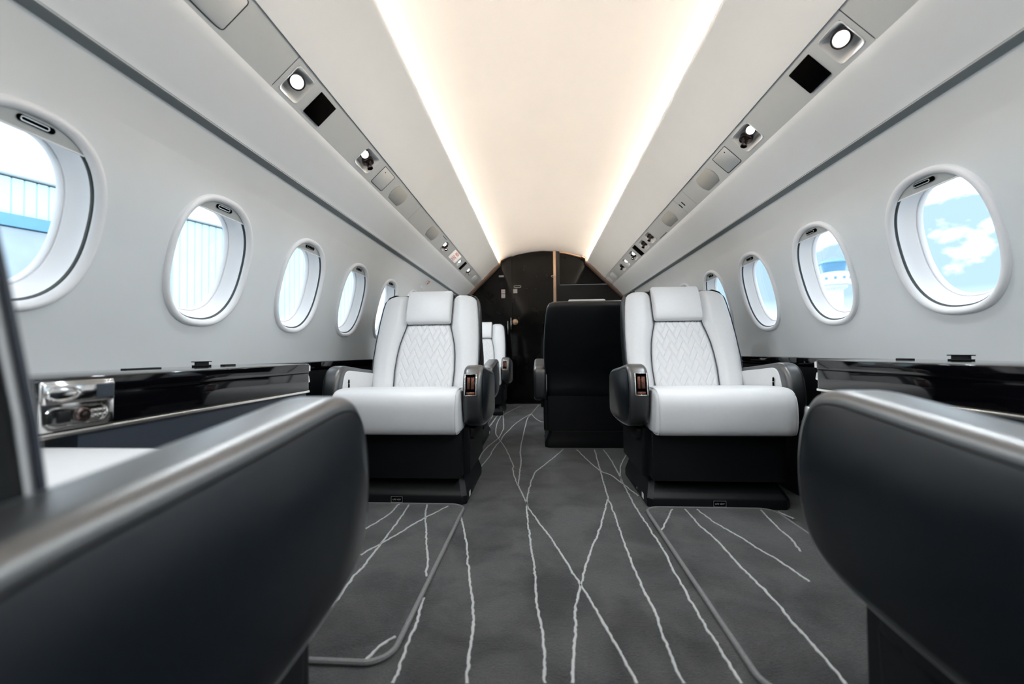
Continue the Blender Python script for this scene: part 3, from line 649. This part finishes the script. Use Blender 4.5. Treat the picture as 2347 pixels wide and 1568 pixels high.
    # quilted centre
    rows = []; HN, UN = 190, 168; h0, h1 = .455, .792
    for i in range(HN+1):
        h = h0+(h1-h0)*i/HN; b_ = interp(BT, h); row = []
        for j in range(UN+1):
            u = 2*j/UN-1; x = b_*u; ed = min(1, (1-abs(u))*b_/.022); ed = math.sin(ed*PI/2)
            et = min(1, (h1-h)/.02); fade = min(1, max(0, ((1-abs(u))*b_-.006)/.02))
            off = -.014 + .018*ed*(0.35+.65*math.sin(et*PI/2)) - .0034*soft(groove(x, h))*fade + .0
            row.append(bp(x, h, off))
        rows.append(row)
    mb = MB(); mb.grid(rows); mb.build('quilted_panel', 'wl', root, auto=80)
    # head pillow
    pr = [(-.014, .790), (.018, .786), (.032, .800), (.036, .86), (.034, .925), (.024, .964), (.0, .976), (-.030, .974), (-.035, .945), (-.02, .86)]
    pr = chaikin(pr, 2)
    mb = MB(); mb.pillow(pr, -.120, .120, .012, 4, fn=lambda x, a, b: bp(x, b, a)); hp = mb.build('head_pillow', 'wl', root, auto=80)
    mb = MB(); mb.tube([bp(x, .789, -.004) for x in [-.118+.236*i/12 for i in range(13)]], .0028, 6); mb.build('piping', 'seamd', hp)
    # armrests
    prof = [(-.27, .31), (-.285, .36), (-.285, .50), (-.27, .532), (-.20, .548), (-.10, .557), (.0, .568), (.08, .578), (.135, .584), (.178, .577), (.205, .552), (.220, .520), (.229, .480), (.231, .445), (.226, .405), (.215, .368), (.190, .338), (.140, .318), (.05, .308), (-.10, .303)]
    prof = chaikin(prof, 2)
    for q in (-1, 1):
        xi, xo = (.268, .350) if q == s else (.266, .338); a, b = (xi, xo) if q > 0 else (-xo, -xi)
        mb = MB(); mb.pillow(prof, a, b, .020, 5, fn=lambda x, f, h: (x, -f, h)); ar = mb.build('armrest', 'cap', root, auto=80); c0, c1 = q*(xo-.006), q*(xo+.0010); mb = MB(); mb.pillow(offset(prof, .0195), min(c0, c1), max(c0, c1), .001, 1, fn=lambda x, f, h: (x, -f, h)); mb.build('side_panel', 'dl', ar, auto=60)
        mb = MB(); po = [p for p in offset(prof, .020) if p[1] > .40 and p[0] > -.27]; po = sorted(po, key=lambda p: -math.atan2(p[1]-.40, p[0]+.0))
        mb.tube([(q*(xo-.0004), -f, h) for f, h in po], .0016, 5); mb.build('seam_line', 'black', ar)
        pin = [(-.24, .33), (-.24, .50), (-.22, .526), (-.10, .540), (.0, .549), (.08, .558), (.130, .562), (.158, .548), (.175, .51), (.184, .47), (.188, .42), (.182, .35), (.16, .33)]
        pin = chaikin(pin, 2); c0, c1 = (q*(xi-.004), q*(xi+.004)); mb = MB(); mb.pillow(pin, min(c0, c1), max(c0, c1), .0035, 3, fn=lambda x, f, h: (x, -f, h)); mb.build('inner_panel', 'wl', ar, auto=60)
        if q == s:
            R = Matrix.Rotation(-.16, 3, 'X'); cx = q*(xi+xo)/2 - q*.004; ce = Vector((cx, -.2235, .502))
            def rb(mb, dx, dy, dz, sx, sy, sz, r): return mb.box(ce + R @ Vector((dx, dy, dz)), (sx, sy, sz), r, 2, R)
            mb = MB()
            rb(mb, -.0235, -.004, 0, .0060, .010, .092, .0015); rb(mb, .0235, -.004, 0, .0060, .010, .092, .0015); rb(mb, 0, -.003, .0445, .046, .008, .0045, .001); rb(mb, 0, -.003, -.0445, .046, .008, .0045, .001)
            mb.build('latch_frame', 'chrome', ar)
            mb = MB(); rb(mb, 0, .0008, 0, .042, .006, .086, .001); mb.build('latch_well', 'black', ar)
            mb = MB(); rb(mb, -.0085, -.004, .006, .0125, .007, .050, .002); rb(mb, .0085, -.004, .006, .0155, .007, .050, .002); rb(mb, 0, -.003, -.036, .034, .006, .012, .001); mb.build('latch_insert', 'copper', ar)
        else:
            pw = pill(0, 0, .046, .019, 28); xx = q*(xi-.0045)
            mb = MB(); mb.tube([(xx, -(.130+b_), .500+a_) for a_, b_ in pw], .0020, 6, closed=True); mb.build('switch_rim', 'chrome', ar)
            mb = MB(); mb.pillow(offset(pw, .001), xx-.0015, xx+.0015, .0006, 2, fn=lambda x, a_, b_: (x, -(.130+b_), .500+a_)); mb.build('switch_pad', 'black', ar)
            mb = MB(); mb.box((xx-q*.002, -.130, .503), (.002, .012, .0016)); mb.build('switch_divider', 'chrome', ar)
        mb = MB(); mb.tube([(q*(xi-.002), .138, .47), (q*(xi-.02), .130, .478)], .004, 6); mb.build('belt_anchor', 'gap', ar)
    index_kids(root); return root
M_['seam'] = mat('white_seam', (0.62, 0.61, 0.61), 0.6, noise=0.05, nscale=300)
M_['seamd'] = mat('navy_piping', (0.03, 0.036, 0.05), 0.5, noise=0.05, nscale=300)
SP = {1: make_seat(1), -1: make_seat(-1), 2: make_seat(-1, .16, -.116)}; used = set()
def seat(s, x, y, rz, label):
    o = SP[s] if s not in used else copy_tree(SP[s]); used.add(s)
    o.location = (x, y, 0); o.rotation_euler = (0, 0, rz); tag(o, label, 'armchair', 'leather cabin armchairs'); return o
seat(1, -.636, 1.932, 0, 'white leather armchair with quilted back, facing forward on the left of the aisle')
seat(-1, .667, 1.932, 0, 'white leather armchair with quilted back, facing forward on the right of the aisle')
seat(2, -.650, .394, PI, 'nearest left armchair seen from behind, dark outer armrest and white cushion')
seat(1, .705, .460, PI, 'nearest right armchair seen from behind, only its dark armrest shows')
seat(1, .264, 3.032, PI, 'armchair turned away in mid aisle, plain black back shell')
seat(-1, -.715, 3.05, PI, 'armchair turned away directly behind the left white armchair, dark armrest showing')
seat(1, -.700, 4.345, 0, 'farthest white quilted armchair, by the left side of the black door')

# ------------------------------------------------------------------ carpet lines and mats
def ribbon(mb, pts, z, w0=.0041, step=.0075, zf=None, seed=0):
    rnd = random.Random(seed); P = [Vector((x, y)) for x, y in pts]
    # Catmull-Rom resample
    Q = []
    for i in range(len(P)-1):
        a = P[i-1] if i else P[0]*2-P[1]; b, c = P[i], P[i+1]; d = P[i+2] if i+2 < len(P) else P[-1]*2-P[-2]
        n = max(2, int((c-b).length/step))
        for k in range(n):
            t = k/n; Q.append(.5*((2*b)+(c-a)*t+(2*a-5*b+4*c-d)*t*t+(3*b-a-3*c+d)*t**3))
    Q.append(P[-1]); rows = []; wob = 0
    for i, p in enumerate(Q):
        t = (Q[min(i+1, len(Q)-1)]-Q[max(i-1, 0)]).normalized(); n = Vector((-t.y, t.x)); wob = wob*.6 + rnd.uniform(-1, 1)*.0016
        wl, wr = w0*rnd.uniform(.60, 1.20), w0*rnd.uniform(.60, 1.20); c = p + n*wob
        rows.append([(*(c+n*wl), z-.0015), (*(c+n*wl*.7), z+.0012), (*(c-n*wr*.7), z+.0012), (*(c-n*wr), z-.0015)])
    mb.grid(rows)
AISLE = [
[(-0.356,1.605),(-0.304,1.416),(-0.267,1.259),(-0.233,1.112),(-0.212,1.019),(-0.199,0.916),(-0.196,0.860),(-0.190,0.805)],
[(-0.436,4.239),(-0.435,3.827),(-0.427,3.594),(-0.398,3.263),(-0.356,3.057),(-0.337,2.980),(-0.291,2.801),(-0.258,2.648),(-0.221,2.443),(-0.198,2.317),(-0.199,2.267),(-0.173,2.076)],
[(-0.174,2.077),(-0.108,1.773),(-0.097,1.707),(-0.018,1.452),(0.028,1.282),(0.061,1.155),(0.087,1.052),(0.108,0.956),(0.126,0.886),(0.135,0.823)],
[(-0.065,4.970),(-0.137,4.274),(-0.168,4.001),(-0.175,3.671),(-0.178,3.287),(-0.179,2.959),(-0.178,2.732),(-0.164,2.479),(-0.159,2.338),(-0.155,2.077),(-0.154,1.976)],
[(0.102,2.732),(0.030,2.508),(-0.037,2.322),(-0.075,2.206),(-0.091,2.079)],
[(-0.093,2.079),(-0.106,1.809),(-0.101,1.645),(-0.081,1.404),(-0.063,1.171),(-0.056,1.051),(-0.042,0.944),(-0.040,0.814)],
[(-0.137,4.274),(-0.214,3.957),(-0.268,3.670),(-0.301,3.389),(-0.324,3.205),(-0.332,3.023),(-0.335,2.939),(-0.350,2.814),(-0.357,2.672),(-0.356,2.557),(-0.364,2.450),(-0.379,2.281)],
[(-0.440,4.397),(-0.391,3.855),(-0.360,3.547),(-0.352,3.432),(-0.353,3.244),(-0.356,3.075),(-0.378,2.938),(-0.401,2.784),(-0.415,2.618),(-0.412,2.449)],
[(-0.473,4.223),(-0.476,3.940),(-0.479,3.719),(-0.482,3.453),(-0.480,3.222),(-0.479,2.969),(-0.479,2.697),(-0.479,2.578)],
[(-0.416,4.189),(-0.365,4.471),(-0.270,4.881)],
[(-0.136,4.240),(-0.105,4.032),(-0.061,3.844),(-0.003,3.724)],
[(0.302,2.721),(0.260,2.092),(0.243,1.824)],
[(0.242,1.823),(0.175,1.559),(0.112,1.351),(0.074,1.208),(0.061,1.155),(0.040,1.062),(0.029,0.952),(0.021,0.884),(0.014,0.817)],
[(0.242,1.823),(0.243,1.755),(0.234,1.505),(0.229,1.397),(0.226,1.266),(0.227,1.151),(0.230,1.043),(0.226,0.954),(0.224,0.884),(0.225,0.828)],
[(0.358,2.722),(0.364,2.475),(0.356,2.190),(0.346,1.946),(0.339,1.699),(0.341,1.537),(0.344,1.392),(0.338,1.245),(0.334,1.107),(0.333,1.002),(0.335,0.931),(0.335,0.865),(0.336,0.834)],
[(0.508,2.686),(0.403,2.371),(0.364,2.191),(0.343,2.060)],
[(0.187,2.718),(0.261,2.282),(0.313,2.173),(0.339,2.061),(0.370,1.925),(0.381,1.864)],
[(-0.352,1.076),(-0.348,1.029),(-0.341,0.968),(-0.341,0.913),(-0.337,0.852),(-0.333,0.798)],
]
MATL = [
[(-0.634,1.702),(-0.637,1.591),(-0.673,1.455)],
[(-0.591,1.695),(-0.578,1.523),(-0.575,1.383),(-0.572,1.324),(-0.568,1.212),(-0.574,1.146),(-0.569,1.074),(-0.566,0.996)],
[(-0.424,1.686),(-0.488,1.562),(-0.537,1.436),(-0.578,1.339),(-0.607,1.268)],
[(-0.514,1.698),(-0.487,1.569),(-0.430,1.384),(-0.389,1.247),(-0.369,1.156)],
[(-0.369,0.913),(-0.392,0.880),(-0.406,0.838)],
]
MATR = [
[(0.472,1.690),(0.372,1.490)],
[(0.521,1.692),(0.520,1.542),(0.529,1.454),(0.531,1.309),(0.532,1.207),(0.535,1.117),(0.531,1.028),(0.527,0.958),(0.526,0.901),(0.522,0.829)],
[(0.568,1.694),(0.582,1.573),(0.616,1.463),(0.635,1.369),(0.661,1.287),(0.674,1.182)],
[(0.812,1.696),(0.784,1.527),(0.777,1.441),(0.757,1.354)],
[(0.870,1.682),(0.889,1.615)],
]
for i, p in enumerate(AISLE):
    mb = MB(); ribbon(mb, p, .0005, seed=i); mb.build('carpet_line', 'line', FLOOR, smooth=False)
def rrect(x0, x1, y0, y1, r):
    o = []
    for cx, cy, a0 in ((x1-r, y1-r, 0), (x0+r, y1-r, 90), (x0+r, y0+r, 180), (x1-r, y0+r, 270)):
        for k in range(9): t = math.radians(a0+k*90/8); o.append((cx+r*math.cos(t), cy+r*math.sin(t)))
    return o
def carpet_mat_thing(x0, x1, y0, y1, r, label, lines):
    pr = rrect(x0, x1, y0, y1, r); mb = MB(); mb.pillow(pr, .0005, .0105, .003, 2, fn=lambda z, a, b: (a, b, z))
    o = mb.build('carpet_mat', 'carpet', auto=50); tag(o, label, 'mat', 'carpet mats in the footwells')
    mb = MB(); mb.tube([(a, b, .0070) for a, b in offset(pr, .001)], .0062, 8, closed=True); mb.build('mat_binding', 'binding', o)
    for i, p in enumerate(lines): mb = MB(); ribbon(mb, p, .0110, seed=40+i); mb.build('carpet_line', 'line', o, smooth=False)
carpet_mat_thing(-.865, -.357, .838, 1.712, .055, 'grey carpet mat with rolled edge in front of the left white seat', MATL)
carpet_mat_thing(.369, .865, .800, 1.715, .055, 'grey carpet mat with rolled edge in front of the right white seat', MATR)
carpet_mat_thing(-.99, -.510, 3.37, 4.12, .055, 'small grey carpet mat in front of the farthest white seat', [[(-.62, 3.95), (-.56, 4.02), (-.53, 4.06)], [(-.60, 3.46), (-.56, 3.50), (-.54, 3.52)]])

# ------------------------------------------------------------------ outside
mb = MB(); mb.box((0, 60, -2.15), (500, 400, .3)); tag(mb.build('ground', 'apron', smooth=False), kind='structure')
e = empty('hangar', (-20, 14, -2), math.radians(-22)); tag(e, 'pale blue ribbed metal hangar outside the left windows', 'building')
def hb(c, d, n, m, smooth=False): q = MB(); q.box(c, d); return q.build(n, m, e, smooth=smooth)
hb((-5, 0, 4.7), (9.7, 36, 9.4), 'hangar_body', 'hdoor')
hb((-4.6, 0, 11.0), (9.7, 36.6, 3.0), 'roof_fascia', 'hangarw')
def panels(y0, y1, z0, z1):
    n = int(round((y1-y0)/.33)); q = MB(); q.box((0, 0, 0), (.14, .30, z1-z0), .02, 1); p0 = q.build('wall_panel', 'hangar', e, smooth=False); p0.location = (-.08, y0+.165, (z0+z1)/2)
    for k in range(1, n): p = p0.copy(); C.objects.link(p); p.location = (-.08, y0+.165+.33*k, (z0+z1)/2)
hb((-.10, 11.5, 4.7), (.08, 13, 9.3), 'wall_backing', 'hangar'); hb((-.10, -2, 8.7), (.08, 14, 1.4), 'wall_backing', 'hangar')
panels(-9, 5.1, 8.0, 9.42); panels(5.1, 18, .1, 9.42)
hb((.02, -6.5, 7.78), (.20, 23.0, .46), 'blue_band', 'hband')
for yy in range(6): hb((-.05, -15.4+yy*3.8, 3.75), (.12, 3.7, 7.5), 'hangar_door', 'hdoor')
T = Vector((-.042, 0, .64)) + Vector((.7091, 1.0460, .198))*62; D = T
e = empty('control_tower', (T.x, T.y, -2)); tag(e, 'airport control tower seen through the second right window', 'building')
def tl(pr, n, m, seg=24): q = MB(); q.lathe((0, 0, 0), (0, 0, 1), pr, seg); return q.build(n, m, e, auto=40)
zt = T.z+2
tl([(0.0, 0), (1.15, 0), (1.05, zt-3.6), (1.05, zt-3.4)], 'tower_shaft', 'tower')
tl([(1.0, zt-3.7), (1.6, zt-3.3), (1.6, zt-2.9), (2.05, zt-2.9), (2.05, zt-1.2), (1.75, zt-1.1), (1.6, zt-1.0), (0, zt-1.0)], 'tower_gallery', 'tower')
tl([(1.45, zt-1.0), (1.75, zt+.35)], 'cab_glass', 'towerg', 12)
tl([(0, zt+.75), (1.6, zt+.72), (1.9, zt+.45), (1.85, zt+.33), (0, zt+.33)], 'cab_roof', 'hband')
for k in range(12):
    a = 2*PI*k/12; q = MB(); q.box((2.04*math.cos(a), 2.04*math.sin(a), zt-2.0), (.25, .25, .32)); q.build('gallery_window', 'towerg', e, smooth=False)
